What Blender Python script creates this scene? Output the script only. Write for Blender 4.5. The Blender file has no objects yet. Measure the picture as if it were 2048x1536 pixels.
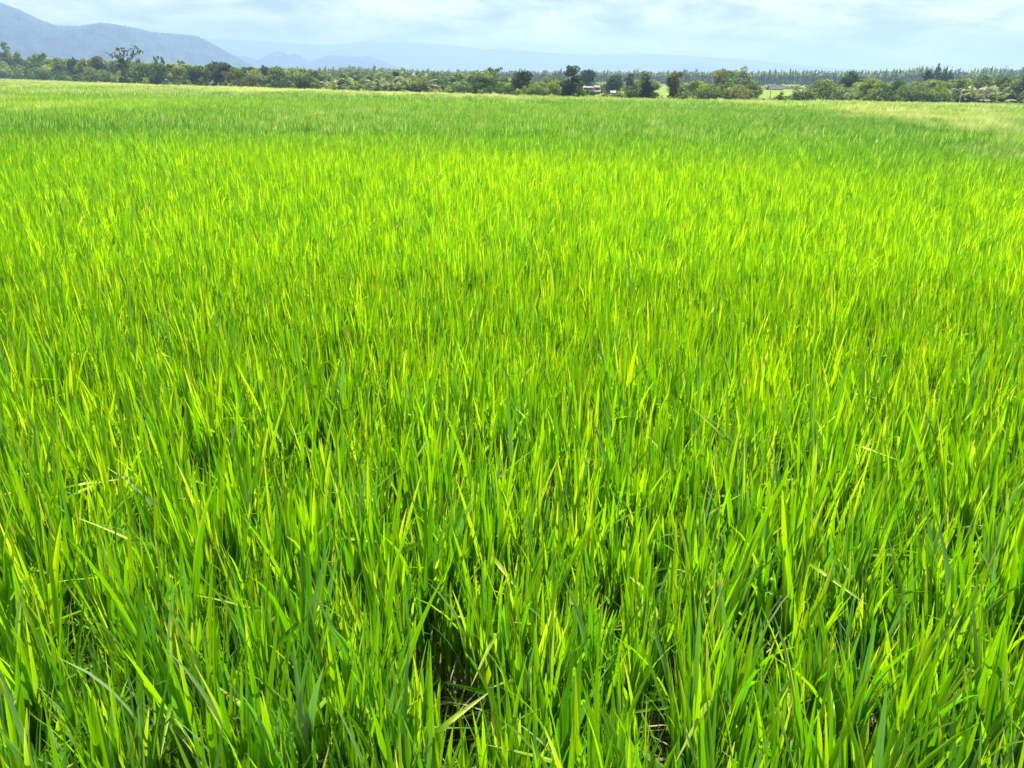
import bpy, math, random
import numpy as np
from mathutils import Matrix, Vector
R = math.radians
scene = bpy.context.scene
COL = scene.collection

# ------------------------------------------------------------------ camera
CAMZ = 2.2
FPX = 1538.0                      # focal length in pixels of a 2048 wide picture
PITCH = math.atan((768 - 169) / FPX)
ROLL = math.atan(0.0185)
cam_d = bpy.data.cameras.new("camera"); cam = bpy.data.objects.new("camera", cam_d); COL.objects.link(cam)
cam_d.sensor_width = 36.0; cam_d.lens = 36.0 * FPX / 2048; cam_d.clip_start = 0.05; cam_d.clip_end = 30000
CM = Matrix.Translation((0, 0, CAMZ)) @ Matrix.Rotation(math.pi / 2 - PITCH, 4, 'X') @ Matrix.Rotation(ROLL, 4, 'Z')
cam.matrix_world = CM
scene.camera = cam

# ------------------------------------------------------------------ sky, sun, exposure
SUN_EL, SUN_AZ = R(65), R(14)
w = bpy.data.worlds.new("World"); scene.world = w; w.use_nodes = True
nt = w.node_tree; N = nt.nodes; L = nt.links
for n in list(N): N.remove(n)
out = N.new('ShaderNodeOutputWorld'); bg = N.new('ShaderNodeBackground'); bg.inputs[1].default_value = 0.05
sky = N.new('ShaderNodeTexSky'); sky.sky_type = 'NISHITA'; sky.sun_disc = False
sky.sun_elevation = SUN_EL; sky.sun_rotation = SUN_AZ; sky.air_density = 1.0; sky.dust_density = 1.0; sky.ozone_density = 1.5
tc = N.new('ShaderNodeTexCoord'); sep = N.new('ShaderNodeSeparateXYZ'); L.new(tc.outputs['Generated'], sep.inputs[0])
zz = N.new('ShaderNodeMath'); zz.operation = 'MAXIMUM'; zz.inputs[1].default_value = 0.0; L.new(sep.outputs['Z'], zz.inputs[0])
za = N.new('ShaderNodeMath'); za.operation = 'ADD'; za.inputs[1].default_value = 0.22; L.new(zz.outputs[0], za.inputs[0])
dx = N.new('ShaderNodeMath'); dx.operation = 'DIVIDE'; L.new(sep.outputs['X'], dx.inputs[0]); L.new(za.outputs[0], dx.inputs[1])
dy = N.new('ShaderNodeMath'); dy.operation = 'DIVIDE'; L.new(sep.outputs['Y'], dy.inputs[0]); L.new(za.outputs[0], dy.inputs[1])
cmb = N.new('ShaderNodeCombineXYZ'); L.new(dx.outputs[0], cmb.inputs[0]); L.new(dy.outputs[0], cmb.inputs[1])
cmb.inputs[2].default_value = 3.1
nz = N.new('ShaderNodeTexNoise'); nz.inputs['Scale'].default_value = 2.6; nz.inputs['Detail'].default_value = 9; nz.inputs['Roughness'].default_value = 0.62
nz.inputs['Distortion'].default_value = 0.25
L.new(cmb.outputs[0], nz.inputs['Vector'])
cr = N.new('ShaderNodeValToRGB'); cr.color_ramp.elements[0].position = 0.38; cr.color_ramp.elements[1].position = 0.64
L.new(nz.outputs[0], cr.inputs[0])
mx = N.new('ShaderNodeMixRGB'); mx.inputs[2].default_value = (14.0, 13.4, 12.2, 1)
L.new(cr.outputs[0], mx.inputs[0]); tn = N.new('ShaderNodeMixRGB'); tn.blend_type = 'MULTIPLY'; tn.inputs[0].default_value = 1.0; tn.inputs[2].default_value = (0.52, 0.53, 0.58, 1)
L.new(sky.outputs[0], tn.inputs[1]); L.new(tn.outputs[0], mx.inputs[1])
L.new(mx.outputs[0], bg.inputs[0]); L.new(bg.outputs[0], out.inputs[0])

sd = bpy.data.lights.new("sun", 'SUN'); sd.energy = 5.0; sd.angle = R(0.5); sd.color = (1.0, 0.955, 0.88)
sun = bpy.data.objects.new("sun", sd); COL.objects.link(sun)
sdir = Vector((math.sin(SUN_AZ) * math.cos(SUN_EL), math.cos(SUN_AZ) * math.cos(SUN_EL), math.sin(SUN_EL)))
sun.rotation_euler = sdir.to_track_quat('Z', 'Y').to_euler(); sun.location = (0, 0, 150)
scene.view_settings.view_transform = 'Standard'; scene.view_settings.look = 'None'
scene.view_settings.exposure = 1.25; scene.view_settings.gamma = 1
try:
    scene.cycles.volume_bounces = 2; scene.cycles.max_bounces = 5; scene.cycles.transmission_bounces = 4; scene.cycles.diffuse_bounces = 2
    scene.cycles.use_adaptive_sampling = True
except Exception: pass

# ------------------------------------------------------------------ where a pixel of the photo looks
M3 = CM.to_3x3()
def pdir(px, py):
    return (M3 @ Vector(((px - 1024) / FPX, -(py - 768) / FPX, -1.0))).normalized()
def horizon(px): return 169 + (px - 1024) * 0.0185
def azim(px):
    d = pdir(px, horizon(px)); return math.atan2(d.x, d.y)
def gz(x, y):                     # height of the land: flat paddy, rising gently beyond it
    y0 = 135 + max(0.0, -x) * 0.9
    t = y - y0
    s = 0.0125 * (math.sqrt(t * t + 900) + t - 0) / 2 - 0.0125 * (math.sqrt(y0 * y0 + 900) - y0) / 2
    return max(0.0, min(s, 7.0)) if t > -60 else 0.0
def at(px, D):
    a = azim(px); x, y = math.sin(a) * D, math.cos(a) * D
    return x, y, gz(x, y)
def ztop(px, py, D):
    d = pdir(px, py); return CAMZ + D * d.z / math.hypot(d.x, d.y)
def mpp(px, D): return D * (azim(px + 1) - azim(px))
CAN = 0.85
EDGE = [(-500, 134), (0, 158), (300, 170), (580, 178), (860, 187), (1080, 193), (1380, 200), (1620, 202.5), (2048, 208.5), (2500, 218)]
def edge_py(px): return float(np.interp(px, [e[0] for e in EDGE], [e[1] for e in EDGE]))
def edgeD(px):
    d = pdir(px, edge_py(px)); return (CAMZ - CAN) / (-d.z) * math.hypot(d.x, d.y) if d.z < -0.002 else 330
_ep = [(azim(px), min(edgeD(px), 330)) for px in range(-260, 2320, 20)]
EA = np.array([e[0] for e in _ep]); ED = np.array([e[1] for e in _ep])

# ------------------------------------------------------------------ object helpers
def tag(o, label=None, cat=None, group=None, kind=None):
    if label: o['label'] = label
    if cat: o['category'] = cat
    if group: o['group'] = group
    if kind: o['kind'] = kind
    return o
def mesh_np(name, verts, faces, mats, cols=None, smooth=False, uvs=None, fmat=None):
    """verts (n,3), faces (m,4) or list"""
    me = bpy.data.meshes.new(name)
    verts = np.asarray(verts, dtype=np.float32)
    if isinstance(faces, np.ndarray):
        m, k = faces.shape
        me.vertices.add(len(verts)); me.vertices.foreach_set('co', verts.ravel())
        me.loops.add(m * k); me.loops.foreach_set('vertex_index', faces.astype(np.int32).ravel())
        me.polygons.add(m); me.polygons.foreach_set('loop_start', np.arange(m, dtype=np.int32) * k)
        me.polygons.foreach_set('loop_total', np.full(m, k, dtype=np.int32))
    else:
        me.from_pydata([tuple(v) for v in verts], [], faces)
    me.update(calc_edges=True)
    if cols is not None:
        a = me.attributes.new('leaf', 'FLOAT_COLOR', 'POINT'); c = np.ones((len(verts), 4), dtype=np.float32)
        c[:, :cols.shape[1]] = cols; a.data.foreach_set('color', c.ravel())
    if smooth: me.polygons.foreach_set('use_smooth', np.ones(len(me.polygons), dtype=bool))
    if fmat is not None: me.polygons.foreach_set('material_index', np.asarray(fmat, dtype=np.int32))
    for m_ in (mats if isinstance(mats, (list, tuple)) else [mats]): me.materials.append(m_)
    me.validate(); return me
def link(name, me, parent=None, loc=(0, 0, 0)):
    o = bpy.data.objects.new(name, me); COL.objects.link(o); o.location = loc
    if parent: o.parent = parent
    return o
def empty(name, loc, rz=0):
    o = bpy.data.objects.new(name, None); COL.objects.link(o); o.location = loc; o.rotation_euler = (0, 0, rz); o.empty_display_size = 0.5
    return o

# ------------------------------------------------------------------ materials
def newmat(name):
    m = bpy.data.materials.new(name); m.use_nodes = True; t = m.node_tree
    for n in list(t.nodes): t.nodes.remove(n)
    o = t.nodes.new('ShaderNodeOutputMaterial'); return m, t, o
def attr(t, name, typ='GEOMETRY'):
    a = t.nodes.new('ShaderNodeAttribute'); a.attribute_name = name; a.attribute_type = typ; return a
def ramp(t, src, stops):
    r = t.nodes.new('ShaderNodeValToRGB'); e = r.color_ramp.elements
    while len(e) < len(stops): e.new(0.5)
    for i, (p, c) in enumerate(stops): e[i].position = p; e[i].color = (*c, 1)
    t.links.new(src, r.inputs[0]); return r.outputs[0]
def mixc(t, f, a, b, typ='MIX'):
    n = t.nodes.new('ShaderNodeMixRGB'); n.blend_type = typ
    for i, v in zip((0, 1, 2), (f, a, b)):
        if hasattr(v, 'is_linked') or hasattr(v, 'links'): t.links.new(v, n.inputs[i])
        elif i == 0: n.inputs[0].default_value = v
        else: n.inputs[i].default_value = (*v, 1)
    return n.outputs[0]
def math_(t, op, a, b=0.0):
    n = t.nodes.new('ShaderNodeMath'); n.operation = op
    for i, v in enumerate((a, b)):
        if hasattr(v, 'links'): t.links.new(v, n.inputs[i])
        else: n.inputs[i].default_value = v
    return n.outputs[0]

def rice_material():
    m, t, o = newmat('rice_leaf')
    a = attr(t, 'leaf'); s = t.nodes.new('ShaderNodeSeparateColor'); t.links.new(a.outputs['Color'], s.inputs[0])
    rnd, v, dry = s.outputs[0], s.outputs[1], s.outputs[2]
    ir = attr(t, 'tint', 'INSTANCER').outputs['Fac']; rp = attr(t, 'ripe', 'INSTANCER').outputs['Fac']; cool = attr(t, 'cool', 'INSTANCER').outputs['Fac']
    rr = math_(t, 'ADD', math_(t, 'MULTIPLY', rnd, 0.62), math_(t, 'MULTIPLY', ir, 0.38))
    dif = ramp(t, rr, [(0.0, (0.50, 0.66, 0.38)), (0.17, (0.26, 0.42, 0.14)), (0.24, (0.07, 0.19, 0.012)), (0.55, (0.12, 0.27, 0.012)), (0.9, (0.26, 0.46, 0.02))])  # pale low stops: glaucous leaves with sun and sky sheen painted in
    tra = ramp(t, rr, [(0.0, (0.13, 0.33, 0.03)), (0.17, (0.10, 0.36, 0.003)), (0.24, (0.13, 0.42, 0.0)), (0.55, (0.36, 0.70, 0.0)), (0.9, (0.76, 0.96, 0.0))])
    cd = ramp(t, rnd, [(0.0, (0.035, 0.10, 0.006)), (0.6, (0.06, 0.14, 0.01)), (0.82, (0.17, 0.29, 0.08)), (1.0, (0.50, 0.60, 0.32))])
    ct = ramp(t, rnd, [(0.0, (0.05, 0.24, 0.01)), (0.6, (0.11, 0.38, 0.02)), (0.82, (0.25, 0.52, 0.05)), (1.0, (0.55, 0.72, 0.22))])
    dif = mixc(t, cool, dif, cd); tra = mixc(t, cool, tra, ct)  # far leaves take colours with sheen and pale glints painted in
    # yellowing with age, straw when dry
    dif = mixc(t, math_(t, 'MULTIPLY', rp, 0.85), dif, (0.64, 0.66, 0.32)); tra = mixc(t, math_(t, 'MULTIPLY', rp, 0.85), tra, (0.74, 0.76, 0.25))
    dif = mixc(t, dry, dif, (0.68, 0.62, 0.32)); tra = mixc(t, dry, tra, (0.80, 0.72, 0.16))
    tip = math_(t, 'MULTIPLY', math_(t, 'POWER', v, 9.0), math_(t, 'GREATER_THAN', rnd, 0.84))
    dif = mixc(t, tip, dif, (0.62, 0.52, 0.20)); tra = mixc(t, tip, tra, (0.80, 0.62, 0.08))
    # parallel veins from the mesh's across-leaf coordinate
    u = a.outputs['Alpha']
    vein = math_(t, 'ADD', math_(t, 'MULTIPLY', math_(t, 'SINE', math_(t, 'MULTIPLY', u, 24.0)), 0.13), 0.97)
    rib = math_(t, 'LESS_THAN', u, 0.10)
    vein = math_(t, 'SUBTRACT', vein, math_(t, 'MULTIPLY', rib, 0.35))
    tra = mixc(t, 1.0, tra, vein, 'MULTIPLY'); dif = mixc(t, 0.5, dif, vein, 'MULTIPLY')
    d = t.nodes.new('ShaderNodeBsdfDiffuse'); tr = t.nodes.new('ShaderNodeBsdfTranslucent'); g = t.nodes.new('ShaderNodeBsdfGlossy')
    g.inputs['Roughness'].default_value = 0.5; g.inputs['Color'].default_value = (0.55, 0.68, 0.16, 1)
    t.links.new(dif, d.inputs[0]); t.links.new(tra, tr.inputs[0])
    ms = t.nodes.new('ShaderNodeMixShader'); ms.inputs[0].default_value = 0.60; t.links.new(d.outputs[0], ms.inputs[1]); t.links.new(tr.outputs[0], ms.inputs[2])
    lw = t.nodes.new('ShaderNodeLayerWeight'); lw.inputs[0].default_value = 0.35
    f = math_(t, 'ADD', math_(t, 'MULTIPLY', lw.outputs['Fresnel'], 0.13), 0.015)
    m2 = t.nodes.new('ShaderNodeMixShader'); t.links.new(f, m2.inputs[0]); t.links.new(ms.outputs[0], m2.inputs[1]); t.links.new(g.outputs[0], m2.inputs[2])
    t.links.new(m2.outputs[0], o.inputs[0]); return m
RICE = rice_material()

def foliage_material(name, lo, mid, hi, trans=0.35, gloss=0.015):
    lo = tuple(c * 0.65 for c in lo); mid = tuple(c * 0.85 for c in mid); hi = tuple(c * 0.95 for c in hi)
    m, t, o = newmat(name)
    a = attr(t, 'leaf'); s = t.nodes.new('ShaderNodeSeparateColor'); t.links.new(a.outputs['Color'], s.inputs[0])
    c = ramp(t, s.outputs[0], [(0.05, lo), (0.5, mid), (0.95, hi)])
    d = t.nodes.new('ShaderNodeBsdfDiffuse'); tr = t.nodes.new('ShaderNodeBsdfTranslucent'); g = t.nodes.new('ShaderNodeBsdfGlossy'); g.inputs['Roughness'].default_value = 0.45
    t.links.new(c, d.inputs[0]); t.links.new(mixc(t, 1.0, c, (1.5, 1.7, 0.7), 'MULTIPLY'), tr.inputs[0])
    ms = t.nodes.new('ShaderNodeMixShader'); ms.inputs[0].default_value = trans; t.links.new(d.outputs[0], ms.inputs[1]); t.links.new(tr.outputs[0], ms.inputs[2])
    m2 = t.nodes.new('ShaderNodeMixShader'); m2.inputs[0].default_value = gloss; t.links.new(ms.outputs[0], m2.inputs[1]); t.links.new(g.outputs[0], m2.inputs[2])
    t.links.new(m2.outputs[0], o.inputs[0]); return m
FOL = {
 'green':  foliage_material('foliage_green', (0.035, 0.065, 0.012), (0.12, 0.19, 0.030), (0.34, 0.40, 0.09)),
 'lime':   foliage_material('foliage_lime', (0.045, 0.085, 0.015), (0.15, 0.22, 0.03), (0.38, 0.43, 0.10)),
 'dark':   foliage_material('foliage_dark', (0.014, 0.034, 0.014), (0.036, 0.075, 0.024), (0.11, 0.16, 0.04)),  # also paints shade into the bushes at the hedge foot
 'olive':  foliage_material('foliage_olive', (0.07, 0.085, 0.03), (0.17, 0.19, 0.06), (0.34, 0.34, 0.13)),
 'grey':   foliage_material('foliage_grey', (0.05, 0.08, 0.03), (0.14, 0.20, 0.075), (0.32, 0.38, 0.17)),
 'rust':   foliage_material('foliage_rust', (0.06, 0.07, 0.025), (0.15, 0.16, 0.055), (0.30, 0.25, 0.10)),
 'eucalypt': foliage_material('foliage_eucalypt', (0.05, 0.09, 0.02), (0.21, 0.28, 0.05), (0.48, 0.54, 0.13), 0.45),
 'palm':   foliage_material('foliage_palm', (0.07, 0.11, 0.04), (0.14, 0.18, 0.06), (0.36, 0.38, 0.17), 0.35, 0.03),
 'cream':  foliage_material('foliage_cream', (0.20, 0.24, 0.12), (0.45, 0.48, 0.33), (0.70, 0.70, 0.55)),
}
def simple(name, col, rough=0.8, noise=0.0, nscale=3.0, bump=0.0, spec=0.3, col2=None):
    m, t, o = newmat(name); p = t.nodes.new('ShaderNodeBsdfPrincipled'); p.inputs['Roughness'].default_value = rough
    p.inputs['Specular IOR Level'].default_value = spec
    tcn = t.nodes.new('ShaderNodeTexCoord'); n = t.nodes.new('ShaderNodeTexNoise'); n.inputs['Scale'].default_value = nscale; n.inputs['Detail'].default_value = 8; n.inputs['Roughness'].default_value = 0.65
    t.links.new(tcn.outputs['Object'], n.inputs['Vector'])
    c2 = col2 or tuple(c * (1 - noise) for c in col)
    c = ramp(t, n.outputs[0], [(0.35, c2), (0.65, col)]); t.links.new(c, p.inputs['Base Color'])
    if bump:
        b = t.nodes.new('ShaderNodeBump'); b.inputs['Strength'].default_value = bump; t.links.new(n.outputs[0], b.inputs['Height']); t.links.new(b.outputs[0], p.inputs['Normal'])
    t.links.new(p.outputs[0], o.inputs[0]); return m
BARK = simple('bark', (0.14, 0.115, 0.085), 0.9, 0.5, 6, 0.4)
BARK_PALE = simple('bark_pale', (0.33, 0.30, 0.24), 0.9, 0.4, 6, 0.3)
MUD = simple('wet_mud', (0.050, 0.034, 0.020), 0.5, 0, 9, 0.8, 0.4, (0.016, 0.011, 0.006))
MEADOW = simple('meadow_soil', (0.16, 0.19, 0.07), 0.95, 0, 0.05, 0.0, 0.1, (0.09, 0.13, 0.04))
MOUNT = simple('mountain_forest', (0.042, 0.080, 0.062), 0.95, 0, 0.045, 0.0, 0.05, (0.001, 0.005, 0.009))  # some of the haze's blue is put into the forest colour
MOUNT_FAR = simple('far_mountain_forest', (0.03, 0.05, 0.03), 0.95, 0, 0.01, 0.0, 0.05, (0.015, 0.03, 0.02))
ROOF_PINK = simple('faded_pink_sheet', (0.36, 0.30, 0.30), 0.7, 0.5, 4)
ROOF_GREY = simple('weathered_sheet', (0.40, 0.38, 0.36), 0.55, 0.35, 4)
WALL = simple('grey_plaster', (0.30, 0.31, 0.29), 0.9, 0.35, 2)
THATCH = simple('dark_thatch', (0.13, 0.105, 0.085), 0.95, 0.4, 5, 0.5)
WOOD = simple('weathered_wood', (0.20, 0.17, 0.13), 0.9, 0.4, 8, 0.3)
WHITE = simple('white_paint', (0.55, 0.56, 0.54), 0.6, 0.12, 5)
OPENING_SHADE = simple('opening_shade_paint', (0.02, 0.02, 0.02), 0.9, 0.2, 3)  # near-black colour paints the unlit inside of door and window

# ------------------------------------------------------------------ ground sheet
def build_ground():
    xs = np.concatenate([np.linspace(-6500, -700, 12), np.linspace(-600, 700, 66), np.linspace(800, 6500, 12)])
    ys = np.concatenate([np.linspace(-700, -20, 8), np.linspace(0, 800, 60), np.linspace(900, 7200, 14)])
    V = [(x, y, gz(x, y)) for y in ys for x in xs]; nx = len(xs)
    F = [(j * nx + i, j * nx + i + 1, (j + 1) * nx + i + 1, (j + 1) * nx + i) for j in range(len(ys) - 1) for i in range(nx - 1)]
    o = link('ground', mesh_np('ground', V, np.array(F), MEADOW, smooth=True), loc=(0, 0, -0.12)); tag(o, kind='structure')
build_ground()
def build_mud():
    rng = np.random.default_rng(5)
    # fine, lumpy near the camera; a flat sheet further out, joined as one mesh
    V, F = [], []
    n = 150; xs = np.linspace(-5, 5, n); ys = np.linspace(0.2, 8, n)
    X, Y = np.meshgrid(xs, ys); Z = np.zeros_like(X)
    for k in range(26):
        a = rng.uniform(0, 6.28); f = 2 ** rng.uniform(1.0, 4.6); Z += np.sin(X * f * math.cos(a) + Y * f * math.sin(a) + rng.uniform(0, 6)) * 0.035 / f ** 0.75
    fade = np.clip((5 - np.abs(X)) / 1, 0, 1) * np.clip((8 - Y), 0, 1) * np.clip((Y - 0.2) / 0.4, 0, 1)
    Z = np.clip(Z * fade, -0.09, 0.09)
    V = np.stack([X.ravel(), Y.ravel(), Z.ravel()], 1).tolist()
    F = [(j * n + i, j * n + i + 1, (j + 1) * n + i + 1, (j + 1) * n + i) for j in range(n - 1) for i in range(n - 1)]
    b = len(V)
    ring_in = [(-5, 0.2), (5, 0.2), (5, 8), (-5, 8)]
    outer = []
    m = len(EA)
    for a, d in zip(EA, ED): outer.append((math.sin(a) * (d + 1), math.cos(a) * (d + 1)))
    # fan from the front patch to the field's far edge
    for (x, y) in ring_in: V.append((x, y, 0))
    s = len(V)
    for (x, y) in outer: V.append((x, y, 0.0))
    for i in range(m - 1):
        src = b + 3 if i < m // 2 else b + 2
        F.append((src, s + i + 1, s + i))
        if i == m // 2 - 1: F.append((b + 3, b + 2, s + i + 1))
    F.append((b + 0, b + 3, s)); F.append((b + 2, b + 1, s + m - 1))
    o = link('paddy_mud', mesh_np('paddy_mud', V, [tuple(f) for f in F], MUD, smooth=True)); tag(o, kind='structure')
build_mud()

# ------------------------------------------------------------------ mountains
def ridge(name, pts, D, front, back, mat, amp, seed, fine=6.0, nd=46, step=6):
    rng = np.random.default_rng(seed)
    p0, p1 = pts[0][0], pts[-1][0]
    cols = np.arange(p0, p1 + step, step)
    yy = np.interp(cols, [p[0] for p in pts], [p[1] for p in pts])
    V = []
    ph = rng.uniform(0, 6.28, (14, 3)); 
    for c, y in zip(cols, yy):
        zt = ztop(c, y, D); dd = pdir(c, y); a = math.atan2(dd.x, dd.y)
        for k in range(nd):
            t = -1 + 2 * k / (nd - 1)
            d = D + (front if t < 0 else back) * t
            prof = (math.cos(t * math.pi) + 1) / 2
            x, yv = math.sin(a) * d, math.cos(a) * d
            nzv = 0
            for q in range(14):
                wl = 600 / (1.45 ** q); nzv += math.sin(x / wl * 6.28 * math.cos(ph[q, 0]) + yv / wl * 6.28 * math.sin(ph[q, 0]) + ph[q, 1]) * (wl / 600) ** 0.85
            z = zt * prof + nzv * amp * zt / 100 * (1 - prof) * prof * 4 + rng.uniform(-1, 1) * fine * min(1, prof * 2) * (0.35 if abs(t) < 0.08 else 1)
            if abs(t) > 1.2 / nd: z = min(z, CAMZ + (zt - CAMZ) * d / D * (0.985 if t < 0 else 0.9))
            V.append((x, yv, max(z, -5) + (0 if prof > 0.02 else -5)))
    nc = len(cols)
    F = [(i * nd + k, (i + 1) * nd + k, (i + 1) * nd + k + 1, i * nd + k + 1) for i in range(nc - 1) for k in range(nd - 1)]
    o = link(name, mesh_np(name, V, np.array(F), mat, smooth=False)); tag(o, kind='structure'); return o
ridge('mountain', [(-500, -12), (-60, -8), (-25, -3), (0, 5), (40, 20), (80, 40), (115, 52), (160, 52), (200, 45), (250, 52), (310, 65), (345, 68), (395, 72), (430, 90), (470, 112), (520, 140), (580, 165)], 2200, 800, 600, MOUNT, 15, 1, 3.0, 60, 3)
ridge('hill', [(380, 150), (440, 116), (470, 112), (492, 113), (516, 121), (533, 111), (551, 102), (563, 102), (576, 111), (588, 107), (600, 112), (619, 123.6), (645, 114), (662, 109), (677, 111.5), (692, 111), (712, 115), (736, 113), (765, 121), (788, 131), (809, 137), (850, 152), (890, 170)], 3000, 600, 500, MOUNT, 9, 2, 2.0, 36, 3)
ridge('far_mountain', [(250, 75), (430, 79), (520, 82), (600, 87), (650, 90), (700, 87), (725, 82), (740, 79), (755, 84), (850, 87), (940, 94), (965, 99), (1010, 97), (1080, 105), (1200, 111), (1280, 107), (1340, 109), (1400, 113), (1500, 120), (1600, 130), (1700, 138), (1900, 147), (2100, 158)], 5000, 900, 700, MOUNT_FAR, 9, 3, 2.0, 30, 4)
ridge('far_hill', [(1310, 152), (1340, 133), (1365, 124), (1385, 119), (1400, 124), (1425, 133), (1470, 152)], 4300, 400, 400, MOUNT_FAR, 10, 4, 1.0, 24, 4)

# ------------------------------------------------------------------ trees
def tube(path, radii, nseg=6):
    """tapering tube along a path: verts, quads"""
    P = [Vector(p) for p in path]; V = []; F = []
    for i, p in enumerate(P):
        tdir = (P[min(i + 1, len(P) - 1)] - P[max(i - 1, 0)]).normalized()
        u = tdir.orthogonal().normalized() if abs(tdir.z) < 0.99 else Vector((1, 0, 0)); u = (Vector((1, 0.2, 0)) - tdir * tdir.dot(Vector((1, 0.2, 0)))).normalized(); v = tdir.cross(u)
        for k in range(nseg):
            a = 2 * math.pi * k / nseg; V.append(p + (u * math.cos(a) + v * math.sin(a)) * radii[i])
    for i in range(len(P) - 1):
        for k in range(nseg): F.append((i * nseg + k, i * nseg + (k + 1) % nseg, (i + 1) * nseg + (k + 1) % nseg, (i + 1) * nseg + k))
    return [tuple(v) for v in V], F
class Acc:
    def __init__(s): s.v = []; s.f = []; s.c = []
    def add(s, v, f, c=None):
        b = len(s.v); s.v += [tuple(x) for x in v]; s.f += [tuple(i + b for i in q) for q in f]
        if c is not None: s.c += [c] * len(v)
    def tube(s, *a, **k): s.add(*tube(*a, **k))
    def mesh(s, name, mat, smooth=True): return mesh_np(name, s.v, s.f, mat, np.array(s.c) if s.c else None, smooth)

def leaves(rng, lobes, leaf, n_total, droop=0.0, elong=1.7, fill=0.55):
    """leaf-sized faces spread through a set of lobes; returns verts, faces, cols"""
    lobes = np.array(lobes, dtype=float)
    area = (lobes[:, 3] * lobes[:, 4] + lobes[:, 3] * lobes[:, 5] + lobes[:, 4] * lobes[:, 5])
    pr = area / area.sum(); idx = rng.choice(len(lobes), n_total, p=pr); n = n_total
    d = rng.normal(size=(n, 3)); d /= np.linalg.norm(d, axis=1, keepdims=True)
    r = rng.uniform(fill, 1.08, n) ** 0.8
    c = lobes[idx, :3] + d * lobes[idx, 3:6] * r[:, None]
    nr = d * 0.9 + rng.normal(size=(n, 3)) * 0.75 + np.array([0, 0, 0.35]); nr /= np.linalg.norm(nr, axis=1, keepdims=True)
    ax = rng.normal(size=(n, 3)); ax[:, 2] -= droop
    u = ax - nr * (ax * nr).sum(1, keepdims=True); u /= np.linalg.norm(u, axis=1, keepdims=True) + 1e-9
    v = np.cross(nr, u); s = leaf * rng.uniform(0.6, 1.35, n)[:, None]
    u = u * s * elong * 0.5; v = v * s * 0.5
    V = np.stack([c - u, c - v * 0.9 - u * 0.1, c + u, c + v * 0.9 - u * 0.1], 1).reshape(-1, 3)
    F = np.arange(n * 4).reshape(n, 4)
    lt = rng.uniform(0, 1, len(lobes))[idx] * 0.6 + rng.uniform(0, 1, n) * 0.4
    C = np.repeat(np.stack([lt, lt, lt], 1), 4, axis=0)
    keep = V[:, 2].reshape(n, 4).min(1) > 0.0
    F = F[keep]
    used = np.unique(F); remap = np.zeros(len(V), dtype=int); remap[used] = np.arange(len(used))
    return V[used], remap[F], C[used]

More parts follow.
